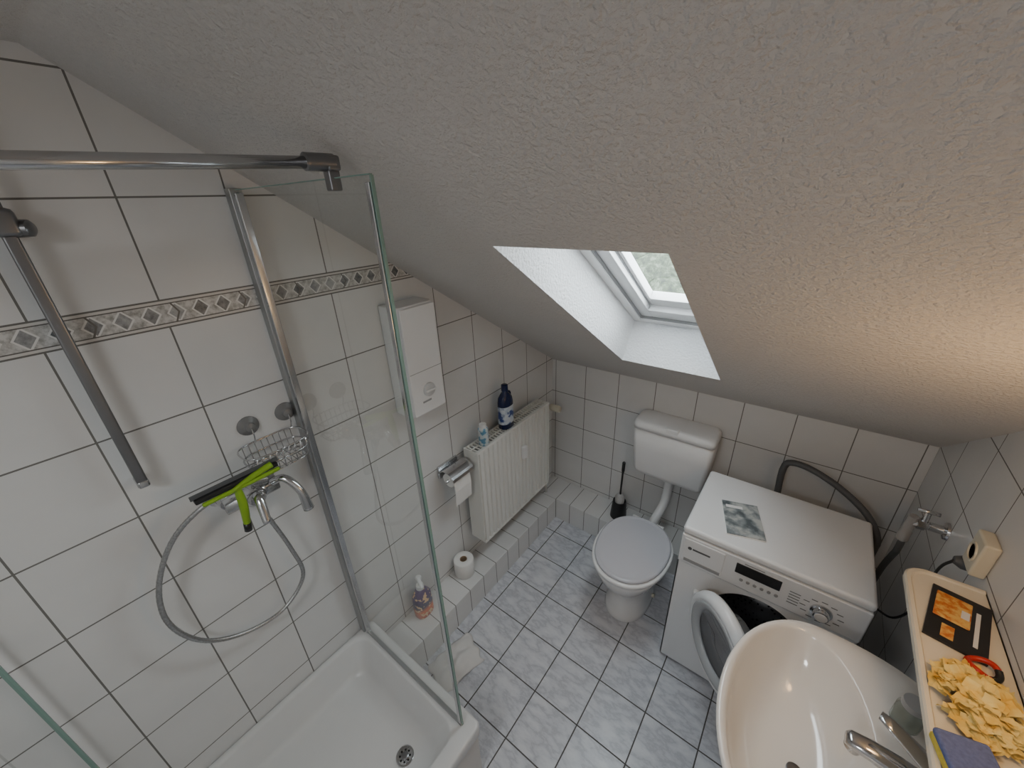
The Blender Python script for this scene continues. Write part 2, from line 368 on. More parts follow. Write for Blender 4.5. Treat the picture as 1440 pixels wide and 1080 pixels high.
# ---------------------------------------------------------------- water heater
g=grp('water_heater')
prism('casing',[(0.001,-1.118,1.165),(.085,-1.118,1.165),(.10,-1.10,1.165),(.10,-.97,1.165),(.085,-.955,1.165),(0.001,-.955,1.165)],(0,0,.415),wpl,g,bevel=.005)
box('front_cover',(.099,-1.112,1.172),(.108,-.961,1.574),wpl,g,bevel=.004)
lathe('dial',(.108,-1.035,1.262),(1,0,0),[(0,.027),(.006,.026),(.010,.020),(.012,0)],simple('dial_grey',(.55,.56,.57),.3),g)
box('dial_grip',(.118,-1.058,1.258),(.124,-1.012,1.266),wpl,g,bevel=.002)
box('logo_plate',(.108,-1.07,1.216),(.109,-1.03,1.223),grey,g)
box('panel_seam',(.1078,-1.11,1.34),(.1086,-.963,1.342),grey,g)
# ---------------------------------------------------------------- radiator
g=grp('radiator')
rm=simple('radiator_enamel',(.74,.735,.70),.35,noise_amt=.03)
ry0,ry1,rz0,rz1=-.82,-.23,.30,.85
n=18; P=[]
wd=(ry1-ry0)/n
for i in range(n):
    y=ry0+i*wd
    P+=[(y,.112),(y+wd*.22,.112),(y+wd*.34,.120),(y+wd*.88,.120)]
P.append((ry1,.112)); pts=[(x,y,rz0) for y,x in P]+[(.100,ry1,rz0),(.100,ry0,rz0)]
prism('front_panel',pts,(0,0,rz1-rz0),rm,g)
box('rear_panel',(.030,ry0,rz0),(.042,ry1,rz1),rm,g,bevel=.002)
box('side_cover_a',(.030,ry0-.006,rz0+.01),(.121,ry0,rz1+.004),rm,g,bevel=.002)
box('side_cover_b',(.030,ry1,rz0+.01),(.121,ry1+.006,rz1+.004),rm,g,bevel=.002)
box('edge_top',(.108,ry0,rz1-.008),(.121,ry1,rz1+.004),rm,g,bevel=.002)
box('edge_bottom',(.108,ry0,rz0),(.121,ry1,rz0+.012),rm,g,bevel=.002)
for i in range(30):
    y=ry0+.012+i*(ry1-ry0-.024)/29
    box('grille_%d'%i,(.04,y-.0035,rz1-.004),(.110,y+.0035,rz1+.002),rm,g)
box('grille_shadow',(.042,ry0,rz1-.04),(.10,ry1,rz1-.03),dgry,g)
box('grille_rail',(.070,ry0,rz1-.003),(.076,ry1,rz1+.003),rm,g)
box('bracket_a',(0,ry0+.1,rz0+.08),(.03,ry0+.12,rz1-.06),rm,g); box('bracket_b',(0,ry1-.12,rz0+.08),(.03,ry1-.1,rz1-.06),rm,g)
box('heat_meter',(.121,-.50,.635),(.140,-.465,.71),wpl,g,bevel=.005)
tube('valve_stub',[(.075,ry1,.80),(.075,ry1+.06,.80)],.009,chrome,g,smooth_path=False)
lathe('thermostat_head',(.08,ry1+.05,.80),(1,0,0),[(0,.010),(.02,.014),(.025,.018),(.075,.020),(.085,.016),(.087,0)],cream,g)
tube('return_pipe',[(.075,ry1+.05,.80),(.06,ry1+.065,.7),(.06,ry1+.065,.152)],.008,rm,g)
# ---------------------------------------------------------------- bottles on radiator
def label_mat(name,a,b_,c_,sc_=40):
    m,nt,b=new_mat(name); tc=nt.nodes.new('ShaderNodeTexCoord'); n=NOISE(nt,tc.outputs['Object'],sc_,2)
    nt.links.new(RAMP(nt,n,[(.42,a),(.5,b_),(.58,c_)]),b.inputs['Base Color']); b.inputs['Roughness'].default_value=.4; return m
navy=simple('navy_plastic',(.006,.014,.07),.2,noise_amt=.2)
g=grp('cleaner_bottle'); bc=(.078,-.56,rz1+.003)
def ov(z,a,b_): return sup(bc[0],bc[1],bc[2]+z,a,b_,2.3,32)
loft('body',[ov(0,.028,.040),ov(.005,.031,.044),(ov(.14,.031,.044)),ov(.165,.028,.039),ov(.185,.019,.024),ov(.195,.0145,.0145),ov(.205,.0145,.0145)],navy,g)
lathe('cap',(bc[0],bc[1],bc[2]+.203),(0,0,1),[(0,.0175),(.028,.0165),(.031,.012),(.031,0)],navy,g)
tube('grip_handle',[(bc[0],bc[1]+.012,bc[2]+.190),(bc[0],bc[1]+.036,bc[2]+.180),(bc[0],bc[1]+.040,bc[2]+.150)],.006,navy,g)
loft('label',[ov(.03,.0315,.0445),ov(.125,.0315,.0445)],label_mat('cleaner_label',(.02,.05,.22),(.45,.52,.62),(.6,.65,.7),32),g,cap0=False,cap1=False)
g=grp('spray_can'); 
lathe('body',(.09,-.745,rz1+.003),(0,0,1),[(0,.022),(.003,.024),(.085,.024),(.092,.018),(.094,0)],label_mat('can_label',(.10,.25,.38),(.50,.60,.63),(.6,.62,.62),50),g)
lathe('cap',(.09,-.745,rz1+.094),(0,0,1),[(0,.017),(.018,.016),(.02,0)],wpl,g)
# ---------------------------------------------------------------- toilet paper holder
g=grp('toilet_paper_holder')
yh,zh=-.91,.765
box('back_plate',(0,yh-.06,zh-.01),(.012,yh+.06,zh+.055),chrome,g,bevel=.004)
rings=[]
for y in (yh-.065,yh+.065):
    r=[]
    for i in range(13):
        a=math.radians(170-i*150/12); r.append((.06+.055*math.cos(a),y,zh+.055*math.sin(a)))
    for i in range(13):
        a=math.radians(20+i*150/12); r.append((.06+.052*math.cos(a),y,zh+.052*math.sin(a)))
    rings.append(r)
loft('cover',rings,chrome,g,smooth=False)
paper=simple('tissue_paper',(.80,.79,.77),.9,noise_amt=.04,bump=.2)
tube('spindle',[(.06,yh-.065,zh),(.06,yh+.065,zh)],.006,chrome,g,smooth_path=False)
lathe('paper_roll_core',(.06,yh-.05,zh),(0,1,0),[(0,.018),(0,.034),(.10,.034),(.10,.018)],paper,g)
prism('hanging_sheet',[(.092,yh-.05,zh),(.096,yh-.05,zh-.05),(.092,yh-.05,zh-.13),(.094,yh-.05,zh-.13),(.099,yh-.05,zh-.05),(.095,yh-.05,zh)],(0,.10,0),paper,g)
g=grp('toilet_roll'); qx,qy=.053,-.925
loft('roll',[[(qx+r*math.cos(2*math.pi*i/36),qy+r*math.sin(2*math.pi*i/36),ZL+z) for i in range(36)] for r,z in ((.018,.0),(.048,.0),(.051,.004),(.051,.090),(.048,.094),(.020,.094),(.018,.090))],paper,g,closed=True)
loft('core',[[(qx+r*math.cos(2*math.pi*i/36),qy+r*math.sin(2*math.pi*i/36),ZL+z) for i in range(36)] for r,z in ((.016,.001),(.0182,.001),(.0182,.092),(.016,.092))],simple('cardboard',(.35,.25,.16),.9),g,closed=True,smooth=False)
# hand soap bottle on ledge
g=grp('soap_dispenser'); sx,sy=.050,-1.195; K=1.2
sm_,nt,b=new_mat('soap_label'); pos,x,y,z=POS(nt)
band=RAMP(nt,M(nt,'DIVIDE',M(nt,'SUBTRACT',z,ZL),.16),[(0,(.55,.06,.02)),(.30,(.75,.16,.03)),(.45,(.05,.04,.10)),(.8,(.10,.05,.16))])
nt.links.new(MIX(nt,M(nt,'GREATER_THAN',NOISE(nt,pos,55,1),.58),band,(.80,.55,.30)),b.inputs['Base Color']); b.inputs['Roughness'].default_value=.3
loft('body',[sup(sx,sy,ZL+z*K,a*K,b_*K,2.6,32) for z,a,b_ in ((0,.026,.034),(.005,.028,.037),(.05,.029,.038),(.10,.027,.036),(.125,.018,.02),(.135,.013,.013))],sm_,g)
lathe('collar',(sx,sy,ZL+.134*K),(0,0,1),[(0,.018),(.018,.017),(.02,.007),(.06,.006)],wpl,g)
tube('nozzle',[(sx-.005,sy,ZL+.186*K),(sx+.02,sy-.01,ZL+.189*K),(sx+.05,sy-.02,ZL+.178*K)],.008,wpl,g)
lathe('pump_head',(sx,sy,ZL+.177*K),(0,0,1),[(0,.012),(.014,.014),(.020,.009),(.020,0)],wpl,g)
# crumpled cleaning cloth on the floor
bm=bmesh.new(); nn_=22; G=[]
for i in range(nn_):
    for j in range(nn_):
        u=i/(nn_-1)-.5; v=j/(nn_-1)-.5
        wv=noise.noise(Vector((u*4,v*4,3)))*.5+.5; ed=1+.12*noise.noise(Vector((u*5,v*5,9)))
        G.append(bm.verts.new((.26+u*.15*ed+v*.04,-1.22+v*.22*ed-u*.05,.004+.045*wv*max(0,1-3.0*(u*u+v*v)))))
for i in range(nn_-1):
    for j in range(nn_-1): bm.faces.new((G[i*nn_+j],G[i*nn_+j+1],G[(i+1)*nn_+j+1],G[(i+1)*nn_+j]))
cl=obj('cleaning_cloth',bm,simple('cloth_white',(.70,.68,.66),.95,noise_amt=.1,bump=.3),None,smooth=True)
md=cl.modifiers.new('t','SOLIDIFY'); md.thickness=.002
# ---------------------------------------------------------------- toilet
g=grp('toilet'); tx=.755
rings=[]
for z,hx,hy,hb,cy in ((0.0,.104,.165,.17,-.44),(.008,.108,.170,.175,-.44),(.03,.104,.162,.17,-.44),(.09,.092,.145,.155,-.44),(.16,.090,.148,.155,-.445),(.22,.110,.178,.16,-.46),(.28,.140,.208,.17,-.475),(.33,.156,.222,.18,-.48),(.352,.160,.226,.185,-.48),(.358,.155,.22,.18,-.48)):
    rings.append(sup(tx,cy,z,hx,hy,2.25,44,hyb=hb))
loft('bowl',rings,cer,g)
loft('seat_ring',[sup(tx,-.475,z,hx,hy,2.2,44,hyb=hb) for z,hx,hy,hb in ((.360,.162,.232,.185),(.363,.172,.240,.19),(.376,.172,.240,.19),(.379,.167,.235,.186))],wpl,g)
loft('lid',[sup(tx,-.475,z,hx,hy,2.2,44,hyb=hb) for z,hx,hy,hb in ((.380,.156,.222,.183),(.383,.161,.227,.187),(.390,.161,.227,.187),(.395,.155,.221,.182),(.3955,.150,.215,.175),(.393,.143,.208,.168),(.394,.135,.198,.16),(.400,.08,.12,.1),(.402,.02,.03,.03))],seatm,g)
for s in (-1,1): tube('hinge_%s'%('l' if s<0 else 'r'),[(tx+s*.06-.018,-.290,.375),(tx+s*.06+.018,-.290,.375)],.012,wpl,g,smooth_path=False)
loft('rear_foot',[sup(tx,-.27,z,hx,hy,3,32) for z,hx,hy in ((0,.06,.07),(.15,.055,.07),(.26,.06,.07),(.30,.07,.06))],cer,g)
for s in (-1,1): lathe('floor_bolt_%s'%('l' if s<0 else 'r'),(tx+s*.100,-.40,.03),(s,0,.2),[(0,.01),(.012,.009),(.014,0)],cream,g,n=14)
c0,c1=.576,.966; cxm=(c0+c1)/2; hw=(c1-c0)/2
rings=[]
for z,a,yf in ((.530,.80,-.120),(.538,.86,-.130),(.56,.90,-.138),(.70,.96,-.146),(.815,.985,-.150)):
    rings.append(rr(cxm-hw*a,cxm+hw*a,yf,-.008,z,.025))
loft('cistern_body',rings,wpl,g)
rings=[rr(cxm-hw*a,cxm+hw*a,yf,-.004,z,.028) for z,a,yf in ((.815,1.0,-.156),(.835,1.0,-.158),(.850,.985,-.153),(.856,.955,-.145),(.856,.90,-.13))]
loft('cistern_lid',rings,wpl,g)
box('flush_button',(cxm-.03,-.157,.835),(cxm+.03,-.12,.862),wpl,g,bevel=.006)
tube('flush_pipe',[(tx+.02,-.07,.545),(tx+.02,-.07,.45),(tx+.015,-.09,.36),(tx,-.17,.30),(tx,-.24,.29)],.022,wpl,g,n=20)
lathe('pipe_collar',(tx+.02,-.07,.50),(0,0,1),[(0,.024),(.004,.032),(.03,.032),(.034,.026)],wpl,g)
# ---------------------------------------------------------------- toilet brush
g=grp('toilet_brush'); bx,by=.53,-.10
lathe('holder',(bx,by,ZL),(0,0,1),[(0,.044),(.004,.047),(.06,.043),(.115,.038),(.12,.036),(.118,.033),(.03,.033)],blk,g)
lathe('bristles',(bx,by,ZL+.06),(0,0,1),[(0,.018),(.02,.026),(.085,.028),(.105,.014)],simple('brush_bristle',(.6,.6,.6),.9,noise_amt=.5,scale=200),g)
tube('handle',[(bx,by,ZL+.14),(bx,by+.01,ZL+.38)],.0055,blk,g,smooth_path=False)
lathe('grip',(bx,by+.008,ZL+.31),(0,.04,1),[(0,.006),(.02,.009),(.07,.009),(.08,0)],blk,g)
# ---------------------------------------------------------------- washing machine
g=grp('washing_machine')
wx0,wx1,wy0,wy1,wz=.978,1.525,-.64,-.235,.77
dc=Vector((1.262,wy0,.43)); dr=.150
box('side_left',(wx0,wy0+.012,.012),(wx0+.015,wy1,wz-.03),wht,g,bevel=.004)
box('side_right',(wx1-.015,wy0+.012,.012),(wx1,wy1,wz-.03),wht,g,bevel=.004)
box('back_panel',(wx0,wy1-.01,.012),(wx1,wy1,wz-.03),wht,g)
box('base_panel',(wx0+.01,wy0+.02,.012),(wx1-.01,wy1-.01,.03),wht,g)
box('top_panel',(wx0-.001,wy0-.006,wz-.032),(wx1+.001,wy1,wz),wht,g,bevel=.012,seg=4)
bm=bmesh.new(); n=64; zlo,zhi=.014,.595
inner=[];outer=[];back=[]
for i in range(n):
    a=2*math.pi*i/n; c,s=math.cos(a),math.sin(a)
    inner.append(bm.verts.new((dc.x+dr*c,wy0,dc.z+dr*s))); back.append(bm.verts.new((dc.x+dr*.93*c,wy0+.04,dc.z+dr*.93*s)))
    k=min([t for t in (((wx1-dc.x)/c if c>0 else (wx0-dc.x)/c) if abs(c)>1e-6 else 9,((zhi-dc.z)/s if s>0 else (zlo-dc.z)/s) if abs(s)>1e-6 else 9)])
    outer.append(bm.verts.new((dc.x+k*c,wy0,dc.z+k*s)))
for i in range(n):
    j=(i+1)%n; bm.faces.new((outer[i],outer[j],inner[j],inner[i])); bm.faces.new((inner[i],inner[j],back[j],back[i]))
for cxn,czn in ((wx0,zlo),(wx1,zlo),(wx0,zhi),(wx1,zhi)):
    A=min([v for v in outer if abs(v.co.x-cxn)<1e-5],key=lambda v:abs(v.co.z-czn),default=None)
    B=min([v for v in outer if abs(v.co.z-czn)<1e-5],key=lambda v:abs(v.co.x-cxn),default=None)
    if A and B and A is not B:
        v=bm.verts.new((cxn,wy0,czn))
        try: bm.faces.new((A,B,v))
        except: pass
obj('front_panel',bm,wht,g)
box('front_left_return',(wx0,wy0,.014),(wx0+.004,wy0+.02,.595),wht,g); box('front_right_return',(wx1-.004,wy0,.014),(wx1,wy0+.02,.595),wht,g)
rings=[[(dc.x+r*math.cos(2*math.pi*i/48),wy0+y_,dc.z+r*math.sin(2*math.pi*i/48)) for i in range(48)] for y_,r in ((.02,dr*.97),(.03,dr*.86),(.05,dr*.80),(.07,dr*.84))]
loft('door_gasket',rings,dgry,g,cap0=False,cap1=False)
dm,nt,b=new_mat('drum_steel'); b.inputs['Metallic'].default_value=1; b.inputs['Roughness'].default_value=.3
pos,x,y,z=POS(nt); vo=nt.nodes.new('ShaderNodeTexVoronoi'); vo.inputs['Scale'].default_value=60; nt.links.new(pos,vo.inputs[0])
nt.links.new(MIX(nt,M(nt,'LESS_THAN',vo.outputs['Distance'],.25),(.45,.45,.46),(.03,.03,.03)),b.inputs['Base Color'])
rings=[[(dc.x+r*math.cos(2*math.pi*i/48),wy0+y_,dc.z+r*math.sin(2*math.pi*i/48)) for i in range(48)] for y_,r in ((.07,dr*.84),(.08,.19),(.33,.19),(.34,.001))]
loft('drum',rings,dm,g,cap0=False)
for k in range(3):
    a=math.radians(90+120*k)
    tube('drum_paddle_%d'%k,[(dc.x+.178*math.cos(a),wy0+.09,dc.z+.178*math.sin(a)),(dc.x+.178*math.cos(a),wy0+.32,dc.z+.178*math.sin(a))],.022,grey,g,smooth_path=False)
box('control_fascia',(wx0,wy0-.008,.60),(wx1,wy0+.02,wz-.034),wht,g,bevel=.006,seg=3)
box('detergent_drawer',(wx0+.012,wy0-.012,.615),(wx0+.150,wy0-.004,wz-.045),wht,g,bevel=.003)
box('drawer_grip',(wx0+.02,wy0-.0135,.618),(wx0+.145,wy0-.011,.632),grey,g,bevel=.001)
box('drawer_logo',(wx0+.045,wy0-.0132,.682),(wx0+.105,wy0-.0118,.689),dgry,g)
lathe('logo_ring',(wx0+.035,wy0-.012,.6855),(0,-1,0),[(0,.007),(.0012,.007),(.0012,.004)],dgry,g,n=20)
box('display',(1.165,wy0-.0105,.668),(1.30,wy0-.007,.712),blk,g,bevel=.002)
box('display_logo',(wx0+.21,wy0-.0095,.718),(wx0+.27,wy0-.0075,.721),grey,g)
lathe('program_knob',(1.415,wy0-.008,.658),(0,-1,0),[(0,.030),(.004,.029),(.006,.023),(.022,.021),(.024,.018),(.024,0)],chrome,g)
lathe('program_knob_cap',(1.415,wy0-.031,.658),(0,-1,0),[(0,.018),(.002,.016),(.0025,0)],wpl,g)
for i in range(12):
    a=2*math.pi*i/12; r=.043
    box('program_mark_%d'%i,(1.415+r*math.cos(a)*1.15-.008,wy0-.0092,.658+r*math.sin(a)-.001),(1.415+r*math.cos(a)*1.15+.008,wy0-.0078,.658+r*math.sin(a)+.001),dgry,g)
for i in range(6): lathe('button_%d'%i,(1.19+.021*i,wy0-.008,.643),(0,-1,0),[(0,.006),(.003,.0055),(.003,0)],grey,g,n=14)
for i in range(5): box('button_text_%d'%i,(1.325,wy0-.0092,.640+.012*i),(1.355,wy0-.0078,.642+.012*i),dgry,g)
for k,(x,y) in enumerate(((wx0+.04,wy0+.04),(wx1-.04,wy0+.04),(wx0+.04,wy1-.04),(wx1-.04,wy1-.04))): lathe('foot_%d'%k,(x,y,0),(0,0,1),[(0,.02),(.012,.02)],blk,g,n=16)
phi=math.radians(48); hinge=Vector((dc.x-dr-.045,wy0-.014,dc.z+.018))
ax=Vector((math.cos(phi),-math.sin(phi),0)); nn=Vector((-math.sin(phi),-math.cos(phi),0)); dcen=hinge+ax*(dr+.03)
def ringp(r,h,n=56): return [dcen+ax*(r*math.cos(2*math.pi*i/n))+Vector((0,0,1))*(r*math.sin(2*math.pi*i/n))+nn*h for i in range(n)]
loft('door_ring',[ringp(r,h) for r,h in ((.172,-.012),(.176,0),(.172,.018),(.158,.028),(.146,.028),(.142,.020),(.138,-.012))],wht,g,closed=True)
loft('door_trim',[ringp(r,h) for r,h in ((.146,.0282),(.140,.032),(.128,.030),(.110,.018),(.112,.010),(.140,.010))],simple('door_trim_grey',(.42,.43,.44),.25,noise_amt=.05),g,closed=True)
dg=simple('door_glass_dark',(.07,.073,.078),.05,coat=1)
loft('door_glass',[ringp(r,h) for r,h in ((.112,.012),(.100,.005),(.04,-.0),(.001,-.001))],dg,g,cap0=False)
loft('door_bowl',[ringp(r,h) for r,h in ((.140,-.010),(.120,-.014),(.112,-.03),(.098,-.075),(.07,-.085),(.001,-.085))],simple('door_bowl_glass',(.20,.21,.22),.08,coat=1),g,cap0=False)
box('door_hinge',(hinge.x-.012,wy0-.02,dc.z-.06),(hinge.x+.015,wy0,dc.z+.06),wht,g,bevel=.004)
# leaflet on top
g=grp('leaflet'); rz=Matrix.Rotation(math.radians(17),3,'Z')
lm,nt,b=new_mat('leaflet_print'); pos,x,y,z=POS(nt); n1=NOISE(nt,pos,22,4)
nt.links.new(RAMP(nt,n1,[(.38,(.10,.12,.13)),(.5,(.24,.27,.28)),(.62,(.46,.48,.47))]),b.inputs['Base Color']); b.inputs['Roughness'].default_value=.25
box('cover',(1.083,-.582,wz+.0035),(1.205,-.402,wz+.007),lm,g,rot=rz)
box('pages',(1.080,-.585,wz+.0005),(1.203,-.40,wz+.0034),paper,g,rot=rz)
box('title_bar',(1.093,-.44,wz+.007),(1.15,-.425,wz+.0075),wpl,g,rot=rz,piv=(1.143,-.49,wz))
# ---------------------------------------------------------------- hoses & valve
g=grp('drain_hose')
tube('hose',[(1.255,-.17,.50),(1.232,-.13,.70),(1.228,-.12,.815),(1.250,-.12,.850),(1.32,-.13,.850),(1.42,-.15,.815),(1.51,-.19,.765),(1.555,-.215,.70),(1.560,-.22,.64),(1.55,-.22,.50)],.0125,dgry,g,n=14,k=40,radf=lambda t:1+.07*math.sin(t*1200))
g=grp('water_valve')
lathe('wall_flange',(W-.001,-.38,.92),(-1,0,0),[(0,.028),(.006,.026),(.010,.014),(.04,.013)],chrome,g)
tube('body',[(W-.03,-.38,.92),(1.575,-.375,.915)],.013,chrome,g,n=18,smooth_path=False)
lathe('hex',(1.605,-.378,.918),(-1,0,0),[(0,.018),(.018,.018)],chrome,g,n=6,smooth=False)
lathe('spindle',(1.60,-.378,.925),(0,0,1),[(0,.009),(.04,.008)],chrome,g)
tube('handle',[(1.575,-.378,.968),(1.625,-.378,.968)],.006,chrome,g,smooth_path=False)
lathe('outlet_elbow',(1.575,-.375,.92),(0,.1,-1),[(-.018,.012),(.0,.014),(.045,.013),(.05,.016),(.085,.016),(.088,.010)],grey,g)
tube('inlet_hose',[(1.578,-.367,.835),(1.582,-.35,.77),(1.590,-.30,.70),(1.59,-.27,.62),(1.59,-.25,.5)],.0095,dgry,g)
g=grp('wall_socket')
box('housing',(W-.030,-.675,1.005),(W,-.605,1.105),cream,g,bevel=.006)
lathe('socket_face',(W-.030,-.640,1.055),(-1,0,0),[(0,.026),(.003,.025),(.003,.020),(-.008,.018),(-.008,0)],cream,g)
for s in (-1,1): lathe('pin_hole_%d'%s,(W-.021,-.640+s*.009,1.055),(-1,0,0),[(0,.003),(.0015,.003)],blk,g,n=10)
g=grp('power_cable')
lathe('plug',(W-.001,-.60,.985),(-1,0,0),[(0,.018),(.02,.018),(.035,.010)],dgry,g)
tube('cable',[(W-.034,-.60,.985),(W-.05,-.595,.93),(W-.04,-.56,.75),(W-.05,-.50,.62),(1.56,-.46,.60),(1.555,-.35,.50)],.0035,blk,g,n=8)
# ---------------------------------------------------------------- washbasin
g=grp('washbasin'); sxc,syc,sz=1.395,-1.12,.785
def outl(k,z,n=64,dx=0):
    r=[]
    for i in range(n):
        a=2*math.pi*i/n; c,s=math.cos(a),math.sin(a)
        if c<0: x=sxc+(sxc-1.20)*k*c; y=syc+.295*k*s
        else:
            x=sxc+(W-.001-sxc)*min(1,(c*1.25)**.7); y=syc+.295*k*math.copysign(abs(s)**.75,s)
        r.append((x,y,z))
    return r
def bowl(hx,hy,z,cx=1.360,n=64): return [(cx+hx*math.cos(2*math.pi*i/n),syc+hy*math.sin(2*math.pi*i/n),z) for i in range(n)]
rings=[outl(.45,sz-.17),outl(.70,sz-.14),outl(.90,sz-.07),outl(.985,sz-.02),outl(1.0,sz-.006),outl(.985,sz),bowl(.144,.262,sz-.001),bowl(.138,.254,sz-.010),bowl(.132,.238,sz-.04),bowl(.112,.19,sz-.09),bowl(.075,.12,sz-.122),bowl(.03,.04,sz-.130),bowl(.002,.002,sz-.131)]
bcer=simple('basin_ceramic',(.80,.76,.71),.12,coat=.5,noise_amt=.02)
loft('basin',rings,bcer,g)
lathe('drain',(1.385,syc-.03,sz-.1305),(0,0,1),[(0,.017),(.003,.017),(.004,.013),(.002,0)],dchrome,g)
lathe('pedestal',(1.50,syc,0),(0,0,1),[(0,.09),(.03,.085),(.3,.07),(.63,.085)],cer,g)
g=grp('basin_faucet'); fx,fy=1.565,-1.14
lathe('base',(fx,fy,sz-.001),(0,0,1),[(0,.033),(.006,.032),(.012,.027),(.065,.026),(.075,.028)],chrome,g)
rings=[]
for px,pz,hy_,hz_ in ((fx,sz+.045,.026,.024),(fx-.05,sz+.062,.023,.019),(fx-.095,sz+.070,.020,.014),(fx-.128,sz+.070,.018,.012),(fx-.136,sz+.068,.012,.008)):
    rings.append([(px,fy+hy_*math.copysign(abs(math.cos(a))**.8,math.cos(a)),pz+hz_*math.copysign(abs(math.sin(a))**.8,math.sin(a))) for a in [2*math.pi*i/24 for i in range(24)]])
loft('spout',rings,chrome,g)
lathe('aerator',(fx-.118,fy,sz+.066),(-.15,0,-1),[(-.004,.012),(0,.0145),(.018,.0145),(.018,.009),(.012,.008)],chrome,g)
lathe('cap',(fx,fy,sz+.075),(0,0,1),[(0,.028),(.016,.027),(.026,.015),(.027,0)],chrome,g)
rings=[]
for px,py,pz,hy_,hz_ in ((fx+.015,fy-.005,sz+.093,.020,.010),(fx-.03,fy+.012,sz+.110,.019,.008),(fx-.075,fy+.030,sz+.128,.015,.006),(fx-.097,fy+.038,sz+.134,.010,.004)):
    rings.append([(px+.35*hy_*math.cos(a),py+hy_*math.cos(a),pz+hz_*math.sin(a)) for a in [2*math.pi*i/20 for i in range(20)]])
loft('lever',rings,chrome,g)
g=grp('soap_jar'); jm,nt,b=new_mat('jar_glass'); b.inputs['Base Color'].default_value=(.45,.50,.45,1); b.inputs['Transmission Weight'].default_value=.6; b.inputs['Roughness'].default_value=.08
lathe('jar',(1.548,-.985,sz+.001),(0,0,1),[(0,.022),(.004,.026),(.05,.026),(.06,.020),(.062,.020)],jm,g)
lathe('jar_lid',(1.548,-.985,sz+.063),(0,0,1),[(0,.022),(.014,.021),(.015,0)],grey,g)
# ---------------------------------------------------------------- shelf and its things
g=grp('wall_shelf'); shz=1.0
shm=simple('shelf_plastic',(.76,.70,.58),.3,noise_amt=.04)
def shelf_ring(i,z):
    x0,x1,y0,y1,r=1.508+i,W-.001,-1.42+i,-.70-i,.045
    out=[(x1,y1,z),(x1,y0,z)]
    for k in range(9):
        a=math.radians(270-90*k/8); out.append((x0+r+r*math.cos(a),y0+r+r*math.sin(a),z))
    for k in range(9):
        a=math.radians(180-90*k/8); out.append((x0+r+r*math.cos(a),y1-r+r*math.sin(a),z))
    return out
loft('board',[shelf_ring(i,z) for i,z in ((.006,shz-.022),(0,shz-.016),(0,shz-.004),(.003,shz),(.010,shz),(.013,shz-.004))],shm,g,smooth=False)
zt=shz-.004
g=grp('product_package'); pm=simple('package_black',(.02,.02,.022),.3); R2=Matrix.Rotation(math.radians(-12),3,'Z'); pv=(1.592,-.84,zt)
box('card',(1.540,-.930,zt+.001),(1.636,-.755,zt+.006),pm,g,rot=R2,piv=pv)
gold,nt,b=new_mat('package_gold'); pos,x,y,z=POS(nt); nt.links.new(RAMP(nt,NOISE(nt,pos,70,3),[(.4,(.60,.16,.02)),(.6,(.80,.50,.14))]),b.inputs['Base Color'])
box('blister',(1.548,-.86,zt+.006),(1.606,-.775,zt+.010),gold,g,rot=R2,piv=pv,bevel=.002)
box('stripe',(1.565,-.915,zt+.006),(1.585,-.875,zt+.007),gold,g,rot=R2,piv=pv)
box('number_plate',(1.59,-.835,zt+.010),(1.603,-.81,zt+.011),wpl,g,rot=R2,piv=pv)
box('text_line',(1.613,-.90,zt+.006),(1.620,-.79,zt+.0068),wpl,g,rot=R2,piv=pv)
ym_,nt,b=new_mat('yellow_tissue'); pos,x,y,z=POS(nt); nt.links.new(RAMP(nt,NOISE(nt,pos,30,3),[(.35,(.80,.52,.10)),(.6,(.88,.72,.28))]),b.inputs['Base Color']); b.inputs['Roughness'].default_value=.6
bm=bmesh.new()
def flakes(num,x0,hx,y0,hy):
    for k in range(num):
        a=random.uniform(0,6.28); q=math.sqrt(random.random()); cx=x0+hx*q*math.cos(a); cy=y0+hy*q*math.sin(a); cz=zt+.012+(1-q)*.045*random.uniform(.3,1.1)
        Rm=Matrix.Rotation(random.uniform(0,6.28),3,'Z')@Matrix.Rotation(random.uniform(-.9,.9),3,'X')
        gs=[]; s=random.uniform(.006,.012)
        for i in range(4):
            for j in range(4):
                p=Vector(((i-1.5)*s*.7,(j-1.5)*s*.7,random.uniform(-.35,.35)*s)); p=Rm@p+Vector((cx,cy,cz)); p.z=max(p.z,zt+.001); p.x=min(p.x,W-.004); gs.append(bm.verts.new(p))
        for i in range(3):
            for j in range(3): bm.faces.new((gs[i*4+j],gs[i*4+j+1],gs[(i+1)*4+j+1],gs[(i+1)*4+j]))
flakes(230,1.584,.056,-1.045,.080)
me=bpy.data.meshes.new('yellow_tissue_heap'); bm.to_mesh(me); bm.free(); me.materials.append(ym_)
o=bpy.data.objects.new('yellow_tissue_heap',me); sc.collection.objects.link(o)
for p in me.polygons: p.use_smooth=True
g=grp('red_bracelet'); red=simple('red_plastic',(.50,.02,.015),.3)
tube('band',[(1.605+.022*math.cos(a),-.955+.020*math.sin(a),zt+.012+.004*math.sin(a*2)) for a in [math.radians(20+i*30) for i in range(10)]],.0055,red,g)
tube('dark_part',[(1.605+.022*math.cos(a),-.955+.020*math.sin(a),zt+.012+.004*math.sin(a*2)) for a in [math.radians(-70+i*30) for i in range(4)]],.006,blk,g)
g=grp('sponge'); R3=Matrix.Rotation(.25,3,'Z'); sc_=(1.553,-1.195)
blue=simple('blue_sponge',(.16,.20,.42),.95,noise_amt=.5,scale=150,bump=.6)
yel=simple('yellow_sponge',(.85,.65,.10),.95,noise_amt=.3,scale=150,bump=.6)
box('pad',(sc_[0]-.036,sc_[1]-.05,zt+.018),(sc_[0]+.036,sc_[1]+.05,zt+.032),blue,g,bevel=.005,rot=R3)
